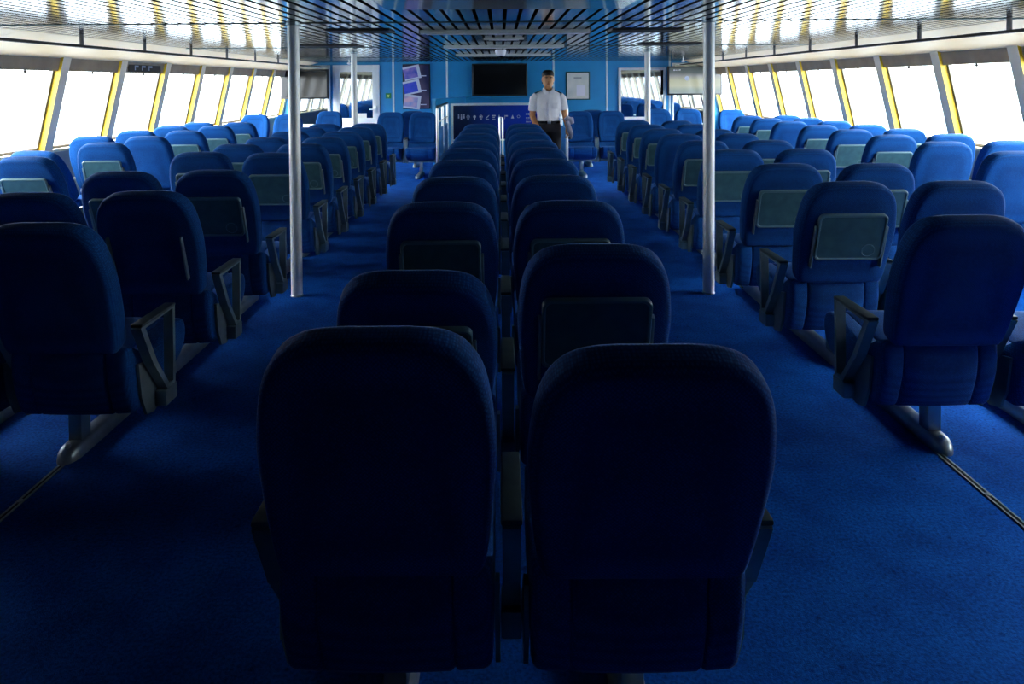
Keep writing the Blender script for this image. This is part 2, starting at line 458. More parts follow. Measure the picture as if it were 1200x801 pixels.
def backrest_mesh():
    o = back_outline(); m = MB().use(FAB)
    c = (0, .31); n = len(o)
    def ring(d, y, bul=0):
        out = []
        for x, t in o:
            vx, vt = x - c[0], t - c[1]; l = math.hypot(vx, vt); k = max(0, 1 - d / l)
            out.append((c[0] + vx * k, y, c[1] + vt * k))
        return out
    r = .032; T = .052
    rings = []
    # rear face bulges slightly, edges rolled
    for d, y in ((.30, -T - .012), (.22, -T - .011), (.13, -T - .008), (.07, -T - .004), (.036, -T)):
        rings.append(ring(d, y))
    for i in range(1, 6):
        a = i / 6 * PI / 2; rings.append(ring(r * (1 - math.sin(a)), -T + r * (1 - math.cos(a)) * 1.0))
    rings.append(ring(0, -T + r)); rings.append(ring(0, .012)); 
    for i in range(1, 6):
        a = i / 6 * PI / 2; rings.append(ring(.034 * (1 - math.cos(a)), .012 + .036 * math.sin(a)))
    for d, y in ((.05, .047), (.09, .043), (.13, .034), (.2, .031), (.30, .033)): rings.append(ring(d, y))
    m.ring_loft(rings)
    return m.mesh('backrest', 60)

def cushion_mesh():
    # closed side profile (y,z): rounded
    ctrl = [(.008, .540), (-.010, .50), (-.006, .40), (.022, .30), (.042, .256), (.09, .238), (.30, .268), (.44, .315), (.50, .36), (.525, .42), (.515, .475), (.48, .497), (.40, .494), (.25, .470), (.12, .465), (.045, .52)]
    P = []
    n = len(ctrl)
    for i in range(n):   # Catmull-Rom
        p0, p1, p2, p3 = (Vector(ctrl[(i + k - 1) % n]) for k in range(4))
        for t in (0, .34, .67):
            P.append(.5 * ((2*p1) + (-p0 + p2)*t + (2*p0 - 5*p1 + 4*p2 - p3)*t*t + (-p0 + 3*p1 - 3*p2 + p3)*t**3))
    c = Vector((.26, .375))
    m = MB().use(FAB)
    def ring(x, inset):
        out = []
        for p in P:
            v = p - c; l = v.length
            q = c + v * max(.05, 1 - inset / l)
            out.append((x, q.x, q.y))
        return out
    W = .243; st = []
    for a in range(0, 6):
        th = a / 5 * PI / 2
        st.append((-W + .03 * (1 - math.cos(th * .999)), .03 * (1 - math.sin(th)) ** 1.2))
    st += [(-.165, -.003), (-.158, .0), (-.154, .007), (-.150, .0), (-.143, -.004), (-.07, -.006), (0, -.007), (.07, -.006), (.143, -.004), (.150, .0), (.154, .007), (.158, .0), (.165, -.003)]
    st += [(-x, d) for x, d in reversed(st[:6])]
    ends = [(-W, .06), (-W - .002, .10)]
    rings = [ring(x, d) for x, d in [(-W-.003, .12), (-W, .055)] + st + [(W, .055), (W+.003, .12)]]
    m.ring_loft(rings)
    # seam thread across the seat back panel
    return m.mesh('cushion', 50)

def tray_mesh():
    m = MB().use(TRAY)
    w, h, rc = .178, .265, .028
    def rr(w, t0, t1, r, y):
        out = []
        for cx, ct, a0 in ((w - r, t0 + r, -90), (w - r, t1 - r, 0), (-w + r, t1 - r, 90), (-w + r, t0 + r, 180)):
            for i in range(7):
                a = R(a0 + i * 15); out.append((cx + r * math.cos(a), y, ct + r * math.sin(a)))
        return out
    t0, t1 = .165, .165 + h
    e = MB()
    m.use(TRAYE).ring_loft([rr(w, t0, t1, rc, -.064), rr(w, t0, t1, rc, -.080), rr(w-.003, t0+.003, t1-.003, rc-.002, -.084),
                 rr(w - .010, t0 + .010, t1 - .010, rc - .006, -.084), rr(w - .013, t0 + .013, t1 - .013, rc - .007, -.080)], cap=False)
    m.use(TRAY).ring_loft([rr(w - .013, t0 + .013, t1 - .013, rc - .007, -.080), rr(w - .016, t0 + .016, t1 - .016, rc - .008, -.0785)])
    m.use(TRAY).ring_loft([rr(w, t0, t1, rc, -.064), rr(w - .02, t0 + .02, t1 - .02, rc - .01, -.0635)])
    return m.mesh('tray_table', 40)
def cup_ring_mesh():
    m = MB().use(TRAYE); rings = []
    for q in range(8):
        a = q / 8 * 2 * PI; rr = .034 + .0022 * math.cos(a); y = -.0795 + .0022 * math.sin(a) - .0005
        rings.append([(.10 + rr * math.cos(2*PI*j/28), y, .222 + rr * math.sin(2*PI*j/28)) for j in range(28)])
    rings.append(rings[0]); m.ring_loft(rings, cap=False); return m.mesh('cup_ring', 60)
def hinge_arm_mesh(s):
    return MB().use(ARM).bbox((s*.184 - .005, -.080, .115), (s*.184 + .005, -.056, .36), .004).mesh('hinge_arm', 40)
def armrest_mesh():
    m = MB().use(ARM)
    w = .021
    def barseg(a, b, t):
        a, b = Vector(a), Vector(b); d = (b - a).normalized(); nrm = Vector((-d.y, d.x)) * t / 2
        a2, b2 = a - d * t * .35, b + d * t * .35
        m.prism([tuple(a2 + nrm), tuple(b2 + nrm), tuple(b2 - nrm), tuple(a2 - nrm)], 'x', -w, w)
    top_r, top_f, bot_f, mid = (-.002, .622), (.262, .630), (.255, .285), (.09, .445)
    barseg(top_r, top_f, .014); barseg(top_f, bot_f, .02); barseg(bot_f, (.20, .295), .022); barseg((.20, .295), mid, .024); barseg(mid, top_r, .028)
    return m.mesh('armrest', 30)
def pad_mesh():
    return MB().use(PAD).bbox((-.025, -.016, .628), (.025, .273, .642), .006).mesh('armrest_pad', 40)
def beam_box_mesh():
    return MB().use(ARM).bbox((-.026, .17, .215), (.026, .27, .285), .006).mesh('beam_end', 40)
def bracket_mesh(s):
    poly = [(.05, .45), (.10, .44), (.16, .37), (.27, .27), (.26, .225), (.17, .195), (.11, .21), (.07, .30)]
    x = s * .2535
    return MB().use(PLATE).prism(poly, 'x', x - .006, x + .006).mesh('side_bracket', 30)
def crossbeam_mesh():
    return MB().use(ARM).bbox((-.255, .195, .218), (.255, .245, .268), .006).mesh('crossbeam', 40)
LEGX = .0
def leg_mesh():
    return MB().use(STEEL).bbox((-.03, .185, .05), (.03, .255, .225), .008).mesh('leg', 40)
def rail_mesh():
    m = MB().use(STEEL)
    rings = []
    Y0, Y1, w, h = .085, .80, .047, .062
    def sec(y, k, kh):
        out = []
        for j in range(13):
            a = PI * j / 12
            c, s_ = math.cos(a), math.sin(a)
            out.append((w * k * math.copysign(abs(c) ** .6, c), y, max(.001, h * kh * abs(s_) ** .6)))
        return out
    for q in (0.08, .25, .45, .65, .82, .93, 1): rings.append(sec(Y0 + .075 * (1 - math.sqrt(1 - (1 - q) ** 2) if False else (1 - math.sqrt(max(0, 1 - (1 - q) ** 2))) ) if False else Y0 + .08 * (1 - math.cos(q * PI / 2)), math.sin(q * PI / 2), math.sin(q * PI / 2)))
    for y in (.3, .6): rings.append(sec(y, 1, 1))
    for q in (1, .93, .82, .65, .45, .25, .08): rings.append(sec(Y1 - .08 * (1 - math.cos(q * PI / 2)), math.sin(q * PI / 2), math.sin(q * PI / 2)))
    m.ring_loft(rings)
    return m.mesh('base_rail', 50)
def bolt_mesh():
    return MB().use(CHROME).lathe([(.012, .05), (.012, .066), (.008, .07)], (0, .135, 0), 10).mesh('bolt', 40)

ME = dict(back=backrest_mesh(), cush=cushion_mesh(), tray=tray_mesh(), ring=cup_ring_mesh(), ha={-1: hinge_arm_mesh(-1), 1: hinge_arm_mesh(1)},
          arm=armrest_mesh(), pad=pad_mesh(), beam_end=beam_box_mesh(), br={-1: bracket_mesh(-1), 1: bracket_mesh(1)},
          beam=crossbeam_mesh(), leg=leg_mesh(), rail=rail_mesh(), bolt=bolt_mesh())
PITCH = .575
def seat(x, ytop, label, group, recl=18, tray=True, arms=(-1, 1), legx=0.0, face=1, arms_only=False, outer=()):
    """ytop: distance of the top of an 18 degree backrest; arms: sides carrying an armrest of this seat"""
    y = ytop + .182 if face > 0 else ytop
    r = empty('cabin_seat', (x, y, 0), 0 if face > 0 else PI)
    rot = (R(recl), 0, 0)
    obj('backrest', ME['back'], r, (0, 0, HZ), rot)
    obj('cushion', ME['cush'], r)
    if tray:
        t = obj('tray_table', ME['tray'], r, (0, 0, HZ), rot)
        t['label'] = 'grey-green fold-up tray table'
        obj('cup_ring', ME['ring'], t)
    if tray or arms_only:
        for s in (-1, 1):
            obj('hinge_arm', ME['ha'][s], r, (0, 0, HZ), rot)
    for s in arms:
        off = s * (.273 if group == 'seats in the centre block' and (s > 0) == (x > CX) else PITCH / 2)
        a = obj('armrest', ME['arm'], r, (off, 0, 0))
        obj('armrest_pad', ME['pad'], a)
        obj('beam_end', ME['beam_end'], a)
    for s in (-1, 1): obj('side_bracket', ME['br'][s], r)
    obj('crossbeam', ME['beam'], r)
    obj('leg', ME['leg'], r, (legx, 0, 0))
    rl = obj('base_rail', ME['rail'], r, (legx, 0, 0))
    obj('bolt', ME['bolt'], rl)
    tag(r, label, 'seat', group)
    return r

ORD = ['first', 'second', 'third', 'fourth', 'fifth', 'sixth', 'seventh', 'eighth', 'ninth', 'tenth', 'eleventh', 'twelfth']
def desc(i, tray, recl, where):
    o = 'nearest' if i == 0 else ORD[i] + ' from near end'
    return f"blue seat {'with' if tray else 'without'} tray, {o}, {where}"

# centre block: (ytop, recline, tray)
CX = .018
cl_ = [(1.335, 11, 0), (2.15, 30, 1), (3.00, 18, 1), (3.84, 19, 1), (4.70, 19, 1), (5.50, 18, 1), (6.32, 21, 1), (7.14, 18, 1), (7.98, 18, 1), (8.80, 18, 1)]
cr_ = [(1.33, 18, 0), (2.19, 18, 1), (3.02, 18, 1), (3.86, 18, 1), (4.70, 18, 1), (5.52, 18, 1), (6.32, 20, 1), (7.14, 18, 1), (7.98, 18, 1), (8.80, 18, 1)]
for i, (y, a, t) in enumerate(cl_):
    seat(CX - PITCH / 2, y, desc(i, t, a, "centre block left column"), 'seats in the centre block', a, bool(t), (-1, 1), -.01)
for i, (y, a, t) in enumerate(cr_):
    seat(CX + PITCH / 2, y, desc(i, t, a, "centre block right column"), 'seats in the centre block', a, bool(t), (1,), .02)

# aisle blocks, two columns each
yl = [2.60, 3.38, 4.20, 5.31, 6.08, 6.83, 7.57, 8.32, 9.07]
yr = [2.63, 3.52, 4.34, 5.33, 6.10, 6.86, 7.64, 8.42, 9.25]
rl = [18, 18, 18, 20, 19, 20, 18, 18, 18]; rr_ = [18, 17, 18, 20, 18, 18, 18, 18, 16]
tl = [0, 2, 1, 1, 1, 1, 1, 1, 1]; tr = [0, 1, 1, 1, 1, 0, 1, 1, 1]
for i in range(9):
    seat(-1.785, yl[i], desc(i, tl[i] == 1, 0, "left block column beside open aisle") if tl[i] != 2 else 'blue seat missing its tray, second from the near end along the left aisle',
         'seats in the left block', rl[i], tl[i] == 1, (-1, 1), -.10, arms_only=tl[i] == 2)
    seat(-1.785 - PITCH, yl[i] + (0 if i else .02), desc(i, i > 0, 0, "left block outer column"), 'seats in the left block', 19 if i % 3 else 17, i > 0, (-1,), -.10)
    seat(1.82, yr[i], desc(i, tr[i] == 1, 0, "right block column beside open aisle"), 'seats in the right block', rr_[i], bool(tr[i]), (-1, 1), .10)
    seat(1.82 + PITCH, yr[i] + (.02 if i % 2 else -.02), desc(i, i != 1, 0, "right block outer column"), 'seats in the right block', 18 if i % 3 else 20, i != 1, (1,), .10)

# window blocks
wl = [4.45, 5.28, 6.28, 7.05, 7.90, 8.75, 9.55]
wr = [5.00, 5.82, 6.60, 7.36, 8.10, 8.92, 9.68, 10.42]
for i, y in enumerate(wl):
    t = i not in (3,)
    seat(-3.68, y, desc(i, t, 0, "left window block inner column"), 'seats in the left window block', 23 if i == 1 else 18, t, (-1, 1), -.05)
    seat(-3.68 - .585, y + .03, desc(i, i % 2 == 0, 0, "left window block column against windows"), 'seats in the left window block', 34 if i == 2 else 17, i % 2 == 0, (-1,), -.05)
for i, y in enumerate(wr):
    t = i not in (0, 1, 5)
    seat(3.80, y, desc(i, t, 0, "right window block inner column"), 'seats in the right window block', 18, t, (-1, 1), .05)
    seat(3.80 + .585, y + .02, desc(i, i % 2 == 1, 0, "right window block column against windows"), 'seats in the right window block', 17, i % 2 == 1, (1,), .05)

# seats that face the viewer at the far end
facing = [(-1.42, 12.30, 'blue seat facing the viewer, left of the stair railing'),
          (-2.01, 12.35, 'blue seat facing the viewer, beside the seat left of the railing'),
          (1.42, 12.30, 'blue seat facing the viewer, right behind the officer'),
          (2.01, 12.35, 'blue seat facing the viewer, second to the right of the officer'),
          (-3.30, 13.0, 'bright blue seat facing the viewer under the left wall screen'),
          (3.02, 13.0, 'bright blue seat facing the viewer right of the far right pole'),
          (3.60, 13.0, 'bright blue seat facing the viewer under the right wall screen'),
          (-3.70, 11.75, 'bright blue seat facing the viewer, left window block, inner column'),
          (-4.29, 11.78, 'bright blue seat facing the viewer, left window block, by the windows'),
          (4.30, 12.6, 'bright blue seat facing the viewer, right window block, by the windows')]
for x_, y_, lab in facing:
    seat(x_, y_, lab, 'seats facing the viewer at the far end', 16, False, (-1, 1) if x_ in (-1.42, 1.42, -3.3, 3.02, -3.70, 4.30) else ((-1,) if x_ > 0 else (1,)), 0, face=-1)
for x_, lab in ((-1.66, 'far blue seat backing onto the facing pair left of the railing'), (1.72, 'far blue seat backing onto the facing pair beside the officer')):
    seat(x_, 12.78, lab, 'far back-to-back seats', 14, False, (-1, 1), 0)

# small white tables between facing seats
def table(x, y, label, w=.24):
    r = empty('side_table', (x, y, 0))
    obj('table_top', MB().use(TABLE).bbox((-w, -.2, .735), (w, .2, .762), .01), r)
    obj('leg', MB().use(STEEL).lathe([(.03, .02), (.03, .735)], n=14), r)
    obj('foot', MB().use(STEEL).lathe([(.14, .0), (.14, .012), (.05, .025)], n=22), r)
    tag(r, label, 'table', 'small white tables between facing seats')
table(-3.80, 10.74, 'small white table in the left window block before the facing seats')
table(-3.05, 11.95, 'small white table before the facing seat under the left screen')
table(3.34, 11.95, 'small white table before the facing seats under the right screen')

# floor tracks
for x_, lab in ((-1.885, 'thin dark metal floor track running under the left block of seats'), (1.89, 'thin dark metal floor track running under the right block of seats')):
    r = empty('floor_track', (x_, 0, 0))
    obj('channel', MB().use(ARM).box((-.014, YR + .1, .0), (-.006, 10.2, .004)).box((.006, YR + .1, .0), (.014, 10.2, .004)).use(PLEN).box((-.006, YR + .1, .0), (.006, 10.2, .0015)), r)
    for k in range(3): obj('track_bolt', MB().use(STEEL).lathe([(.012, .0), (.012, .006), (.005, .007)], (0, 2.62 - .42 * k, 0), 10), r)
    tag(r, lab, 'floor track', 'floor tracks for the seats')

# ------------------------------------------------------------------ far bulkhead fittings
F = YB
for k, x_ in enumerate((-2.36, -1.18, 1.16, 2.33, 3.71)):
    o = struct('joint_strip', MB().use(STRIP).bbox((x_ - .022, F - .012, .0), (x_ + .022, F - .0005, CZ + .01), .004)); o.name = 'trim_%d' % (60 + k)

# dark glazed bays at both sides of the bulkhead
def glazed(name, x0, x1, z0, z1, fw, label, cat, mullions=(), extra=None):
    r = empty(name, ((x0 + x1) / 2, F, 0)); c = (x0 + x1) / 2
    f = MB().use(WHITE)
    a, b = x0 - c, x1 - c
    f.bbox((a, -.05, z0), (a + fw, -.001, z1), .006).bbox((b - fw, -.05, z0), (b, -.001, z1), .006)
    f.bbox((a + fw, -.05, z1 - fw), (b - fw, -.001, z1), .006)
    f.bbox((a + fw, -.05, z0), (b - fw, -.001, z0 + fw), .006)
    for m_ in mullions: f.bbox((m_ - c - .02, -.045, z0 + fw), (m_ - c + .02, -.002, z1 - fw), .005)
    obj('frame', f, r)
    obj('glass', MB().use(DGLASS).box((a + fw - .005, -.022, z0 + fw - .005), (b - fw + .005, -.012, z1 - fw + .005)), r)
    return r
# left door (white, glazed)
d = glazed('glazed_door', -3.68, -2.66, .72, 2.03, .15, '', '')
c = -3.17
obj('kick_panel', MB().use(WHITE).bbox((-3.68 - c, -.05, .02), (-2.66 - c, -.002, .72), .006), d)
h = obj('door_handle', MB().use(CHROME).bbox((.40, -.065, .98), (.45, -.05, 1.14), .006).bbox((.29, -.10, 1.045), (.43, -.08, 1.07), .006).bbox((.41, -.10, 1.045), (.435, -.06, 1.07), .005), d)
h['label'] = 'chrome lever handle'
obj('paper_notice', MB().use(PAPER).box((-.03, -.028, .86), (.22, -.0225, .97)), d)
d['kind'] = 'structure'; d.name = 'door_1'
d2 = glazed('glazed_bay', -4.56, -3.74, .68, 2.03, .06, '', '')
d2['kind'] = 'structure'; d2.name = 'window_51'
d3 = glazed('glazed_bay', 2.58, 3.62, .80, 1.93, .055, '', '', mullions=())
d3['kind'] = 'structure'; d3.name = 'window_52'
d4 = glazed('glazed_bay', 3.76, 4.62, .68, 2.03, .03, '', '')
d4['kind'] = 'structure'; d4.name = 'window_53'

# screens
def tv(x0, x1, z0, z1, y, label, painted_refl=False, dpt=.06):
    c = (x0 + x1) / 2; r = empty('wall_screen', (c, y, z0)); w = (x1 - x0) / 2; hh = z1 - z0
    obj('bezel', MB().use(BEZEL).bbox((-w, 0, 0), (w, dpt, hh), .008), r)
    scr = SCR if painted_refl else BLACK
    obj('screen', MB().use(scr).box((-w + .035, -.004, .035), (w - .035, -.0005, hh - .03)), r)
    obj('mounting_bracket', MB().use(DARKT).bbox((-.15, dpt, hh * .3), (.15, F - y - .001, hh * .7), .01), r)
    tag(r, label, 'screen', 'screens on the far bulkhead')
    return r
SCR = mat('screen_painted_reflection', (.02, .02, .02), .12, emit=(.2, .22, .2), es=1.0)  # room reflections in the dark screen, painted as a dim glowing gradient
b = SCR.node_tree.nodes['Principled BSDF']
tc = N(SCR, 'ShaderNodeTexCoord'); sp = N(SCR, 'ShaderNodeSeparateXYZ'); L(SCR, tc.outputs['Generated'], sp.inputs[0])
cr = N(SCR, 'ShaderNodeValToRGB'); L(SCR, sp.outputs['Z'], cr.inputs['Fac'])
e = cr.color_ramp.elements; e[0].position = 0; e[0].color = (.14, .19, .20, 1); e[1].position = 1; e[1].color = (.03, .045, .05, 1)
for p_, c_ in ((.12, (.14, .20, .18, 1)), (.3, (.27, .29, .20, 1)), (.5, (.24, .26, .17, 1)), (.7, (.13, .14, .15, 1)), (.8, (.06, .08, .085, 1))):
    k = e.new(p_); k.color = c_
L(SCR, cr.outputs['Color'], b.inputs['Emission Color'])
tv(-.63, .58, 1.335, 2.04, F - .12, 'large black wall screen in the middle of the blue bulkhead')
t2 = tv(-4.72, -3.70, 1.30, 1.94, F - .35, 'dark wall screen above the glass left of the white door')
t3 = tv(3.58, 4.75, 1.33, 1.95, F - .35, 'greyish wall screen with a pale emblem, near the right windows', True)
em = MB().use(SIGNW)
em.lathe([(.045, -.006), (.05, 0)], (0, 0, 0), 16)
o = obj('emblem', MB().use(SIGNW).prism([(-.17 + .05 * math.cos(a * PI / 8), .36 + .05 * math.sin(a * PI / 8)) for a in range(16)], 'y', -.0065, -.004), t3)
o = obj('caption', MB().use(SIGNW).box((-.46, -.006, .525), (-.43, -.004, .55)).box((-.42, -.006, .53), (-.39, -.004, .545)).box((-.38, -.006, .525), (-.35, -.004, .545)).box((-.34, -.006, .53), (-.31, -.004, .55)), t3)

# poster with three tilted photographs
r = empty('poster', (-1.86, F, 0))
PX0, PX1, PZ0, PZ1 = -.27, .29, 1.08, 2.02
obj('frame', MB().use(BEZEL).bbox((PX0 - .02, -.05, PZ0 - .02), (PX1 + .02, -.001, PZ1 + .02), .006), r)
pm = mat('poster_print', (.02, .03, .15), .35)
vary(pm, (.008, .012, .07), (.16, .12, .20), 2.2, 1, lo=.45, hi=.75)
obj('print', MB().use(pm).box((PX0, -.054, PZ0), (PX1, -.0505, PZ1)), r)
ph_cols = [((.05, .09, .55), (.45, .30, .65)), ((.01, .08, .60), (.10, .10, .75)), ((.25, .35, .70), (.85, .55, .65))]
for k in range(3):
    zc = 1.85 - k * .315
    wq = mat('poster_photo_white', (.72, .76, .85), .4)
    pc = mat('poster_photo_%d' % k, ph_cols[k][0], .4); vary(pc, ph_cols[k][0], ph_cols[k][1], 6, 2)
    M_ = Matrix.Translation((-.10, 0, zc)) @ Matrix.Rotation(R(-12 if k != 2 else 8), 4, 'Y')
    f = obj('photo', MB().use(wq).box((-.165, -.058, -.15), (.20, -.0545, .15), M_).use(pc).box((-.165, -.060, -.115), (.135, -.0582, .105), M_), r)
    obj('photo_caption', MB().use(wq).box((.10, -.058, zc - .075), (.23, -.0545, zc - .055)), r)
tag(r, 'tall framed poster with three tilted blue photographs on the bulkhead', 'poster')

# framed notice
r = empty('framed_notice', (1.69, F, 0))
obj('frame', MB().use(mat('frame_dark_green', (.008, .06, .045), .4)).bbox((-.265, -.03, 1.235), (.265, -.001, 1.855), .006), r)
obj('sheet', MB().use(PAPER).box((-.235, -.033, 1.26), (.235, -.0305, 1.83)), r)
pg = MB().use(GREYT).box((-.09, -.0355, 1.70), (.08, -.0332, 1.735))
obj('printed_heading', pg, r)
obj('white_card', MB().use(DOME).box((-.03, -.036, 1.33), (.16, -.0332, 1.56)), r)
tag(r, 'framed pale notice on the blue bulkhead right of the officer', 'framed notice')

# exit sign
r = empty('exit_sign', (-2.47, F, 1.35))
obj('plate', MB().use(GREEN).bbox((-.06, -.014, -.06), (.06, -.001, .06), .004), r)
obj('arrow', MB().use(mat('arrow_lime', (.75, .9, .2), .5)).prism([(-.03, .025), (.03, .025), (.012, -.005), (.012, -.035), (-.012, -.035), (-.012, -.005)], 'y', -.017, -.0142), r)
tag(r, 'small green sign with a pale pictogram beside the white door', 'sign')

# blue dado ledge on bulkhead and low partition
o = struct('dado_ledge', MB().use(BLUEW).bbox((-.82, F - .16, 1.28), (.98, F - .001, 1.32), .008)); o.name = 'trim_70'
a, b_ = Vector((-1.27, 12.95, 0)), Vector((-.80, F - .17, 0))
d_ = (b_ - a).normalized(); n_ = Vector((-d_.y, d_.x, 0)) * .03
lw = MB().use(BLUEW); q = [a + n_, b_ + n_, b_ - n_, a - n_]
lw.prism([(p.x, p.y) for p in q], 'z', 0, 1.30)
r = obj('low_partition', lw); tag(r, 'low blue partition wall left of the stair, beneath the poster', 'partition')
obj('cap_rail', MB().use(BLUEW).prism([(p.x, p.y) for p in [a + n_*1.5, b_ + n_*1.5, b_ - n_*1.5, a - n_*1.5]], 'z', 1.30, 1.325), r)

# icon panel in a steel frame
PY = 12.75
r = empty('icon_panel', (0, PY, 0))
x0, x1, z0, z1 = -.94, .96, .54, 1.245
fr = MB().use(STRIP)
fr.bbox((x0, -.025, z1 - .045), (x1, .025, z1), .006).bbox((x0, -.025, z0), (x1, .025, z0 + .03), .006)
fr.bbox((x0, -.025, z0 + .03), (x0 + .05, .025, z1 - .045), .006).bbox((x1 - .05, -.025, z0 + .03), (x1, .025, z1 - .045), .006)
obj('frame', fr, r)
obj('board', MB().use(SIGNB).box((x0 + .04, -.012, z0 + .02), (x1 - .04, .012, z1 - .04)), r)
for sx in (x0 + .025, x1 - .025): obj('post', MB().use(CHROME).tube([(sx, 0, 0), (sx, 0, z0)], .02), r)
icx = [540.5, 548.5, 556, 563.5, 571, 578.5, 586, 593, 600.5, 607.5]
for k, px in enumerate(icx):
    xx = (px - 587) * PY / 800; zz = 1.62 - (136.5 - 97) * PY / 800
    g = MB().use(SIGNW); y_ = -.0155
    ang = lambda n, rad, cx=0, cz=0: [(xx + cx + rad * math.cos(2*PI*j/n), zz + cz + rad * math.sin(2*PI*j/n)) for j in range(n)]
    def ringo(rad, wd=.007, n=16):
        o_, i_ = ang(n, rad), ang(n, rad - wd)
        g.add([(p[0], y_, p[1]) for p in o_ + i_], [(j, (j+1) % n, n + (j+1) % n, n + j) for j in range(n)])
    if k == 0:
        for dx in (-.05, 0, .05): g.prism(ang(8, .014, dx, .03), 'y', y_, y_ + .003); g.box((xx+dx-.012, y_, zz-.03 - (.03 if dx == 0 else 0)), (xx+dx+.012, y_+.003, zz+.012))
    elif k in (1, 3): ringo(.032); g.box((xx-.012, y_, zz-.014), (xx+.012, y_+.003, zz+.014)); g.box((xx-.02, y_, zz-.05), (xx+.02, y_+.003, zz-.042))
    elif k == 2: g.prism(ang(10, .026), 'y', y_, y_+.003); g.box((xx-.012, y_, zz-.05), (xx+.012, y_+.003, zz-.02))
    elif k == 4: g.prism([(xx-.035, zz-.03), (xx+.03, zz+.03), (xx+.035, zz+.018), (xx-.02, zz-.035)], 'y', y_, y_+.003); g.box((xx-.03, y_, zz-.05), (xx+.03, y_+.003, zz-.042))
    elif k == 5: g.box((xx-.035, y_, zz+.008), (xx+.035, y_+.003, zz+.028)); g.box((xx-.02, y_, zz-.02), (xx+.02, y_+.003, zz-.004)); g.box((xx-.03, y_, zz-.05), (xx+.03, y_+.003, zz-.042))
    elif k == 6: g.box((xx-.025, y_, zz-.02), (xx-.012, y_+.003, zz+.03)); g.box((xx-.012, y_, zz-.02), (xx+.03, y_+.003, zz-.006))
    elif k == 7: g.box((xx-.012, y_, zz-.0), (xx+.03, y_+.003, zz+.025)); g.box((xx-.03, y_, zz-.045), (xx-.02, y_+.003, zz+.028))
    elif k == 8: g.prism([(xx-.028, zz-.035), (xx+.028, zz-.035), (xx, zz+.035)], 'y', y_, y_+.003)
    else: ringo(.028)
    obj('pictogram', g, r)
g = MB().use(SIGNW)
for zz, ww, hh in ((1.02, .16, .03), (.955, .16, .018), (.915, .14, .018), (.88, .10, .014)):
    xx = (616 - 587) * PY / 800; n_w = 4
    for q_ in range(n_w): g.box((xx + ww * q_ / n_w, -.0155, zz), (xx + ww * (q_ + .8) / n_w, -.0125, zz + hh))
obj('text_block', g, r)
tag(r, 'dark blue panel with a row of white pictograms in a steel frame', 'sign panel')

# stair railings
def railing(sx, label):
    r = empty('stair_railing', (sx, 0, 0)); ya, yb = 10.55, 12.5
    obj('post', MB().use(CHROME).tube([(0, ya, 0), (0, ya, 1.22)], .022), r)
    obj('post', MB().use(CHROME).tube([(0, 11.5, 0), (0, 11.5, 1.24)], .022), r)
    obj('post', MB().use(CHROME).tube([(0, yb, 0), (0, yb, 1.24)], .022), r)
    obj('handrail', MB().use(CHROME).tube([(0, ya, 1.2), (0, ya + .02, 1.235), (0, ya + .06, 1.25), (0, yb - .05, 1.25), (0, yb, 1.25)], .022), r)
    obj('middle_rail', MB().use(CHROME).tube([(0, ya, 1.01), (0, yb, 1.01)], .014), r)
    obj('infill_panel', MB().use(BLUEP).bbox((-.012, ya + .05, .08), (.012, yb - .05, .90), .005), r)
    tag(r, label, 'railing', 'steel stair railings with blue panels')
railing(-.985, 'steel stair railing with blue panel left of the pictogram board')
railing(1.02, 'steel stair railing with blue panel beside the officer')
r = empty('gate_post', (0.0, 10.3, 0))
for dx in (-.022, .022): obj('post', MB().use(CHROME).tube([(dx, 0, 0), (dx, 0, 1.08), (dx, 0, 1.10)], [.013, .013, .008]), r)
obj('foot', MB().use(STEEL).lathe([(.07, 0), (.07, .012), (.03, .02)], n=18), r)
tag(r, 'slim double steel post standing behind the last centre seats', 'post')

# ------------------------------------------------------------------ the officer
def remesh(mb, name, voxel, material, parent=None, smooth_it=6):
    me = mb.mesh(name, 0)
    o = bpy.data.objects.new(name, me); COL.objects.link(o)
    m = o.modifiers.new('r', 'REMESH'); m.mode = 'VOXEL'; m.voxel_size = voxel; m.use_smooth_shade = True
    sm = o.modifiers.new('s', 'SMOOTH'); sm.iterations = smooth_it; sm.factor = .5
    dg = bpy.context.evaluated_depsgraph_get(); dg.update()
    nm = bpy.data.meshes.new_from_object(o.evaluated_get(dg))
    o.modifiers.clear(); o.data = nm; bpy.data.meshes.remove(me)
    nm.name = name; nm.materials.clear(); nm.materials.append(material)
    nm.polygons.foreach_set('material_index', [0] * len(nm.polygons))
    nm.polygons.foreach_set('use_smooth', [True] * len(nm.polygons))
    if parent: o.parent = parent
    return o
def ell(mb, c, rx, ry, rz, n=16, k=10):
    rings = []
    for i in range(1, k):
        a = PI * i / k
        rings.append([(c[0] + rx * math.sin(a) * math.cos(2*PI*j/n), c[1] + ry * math.sin(a) * math.sin(2*PI*j/n), c[2] - rz * math.cos(a)) for j in range(n)])
    mb.ring_loft(rings)
PX, PYY = .69, 9.98
P = empty('person', (PX, PYY, 0), R(2))
bd = MB()
def torso(mb, e=0.0, z0=.90, z1=1.47):
    prof = [(.90, .165, .115), (.97, .17, .118), (1.05, .150, .108), (1.14, .150, .106), (1.24, .168, .115), (1.33, .18, .122), (1.40, .182, .115), (1.455, .168, .095), (1.49, .115, .072), (1.505, .075, .06)]
    rings = []
    for z, rx, ry in prof:
        if z0 <= z <= z1 + .04:
            rings.append([((rx + e) * math.copysign(abs(math.cos(2*PI*j/24)) ** .85, math.cos(2*PI*j/24)), (ry + e) * math.sin(2*PI*j/24) + .005, z) for j in range(24)])
    mb.ring_loft(rings)
torso(bd)
bd.tube([(0, .012, 1.44), (0, .008, 1.50), (0, -.002, 1.57)], [.066, .057, .058], 16)
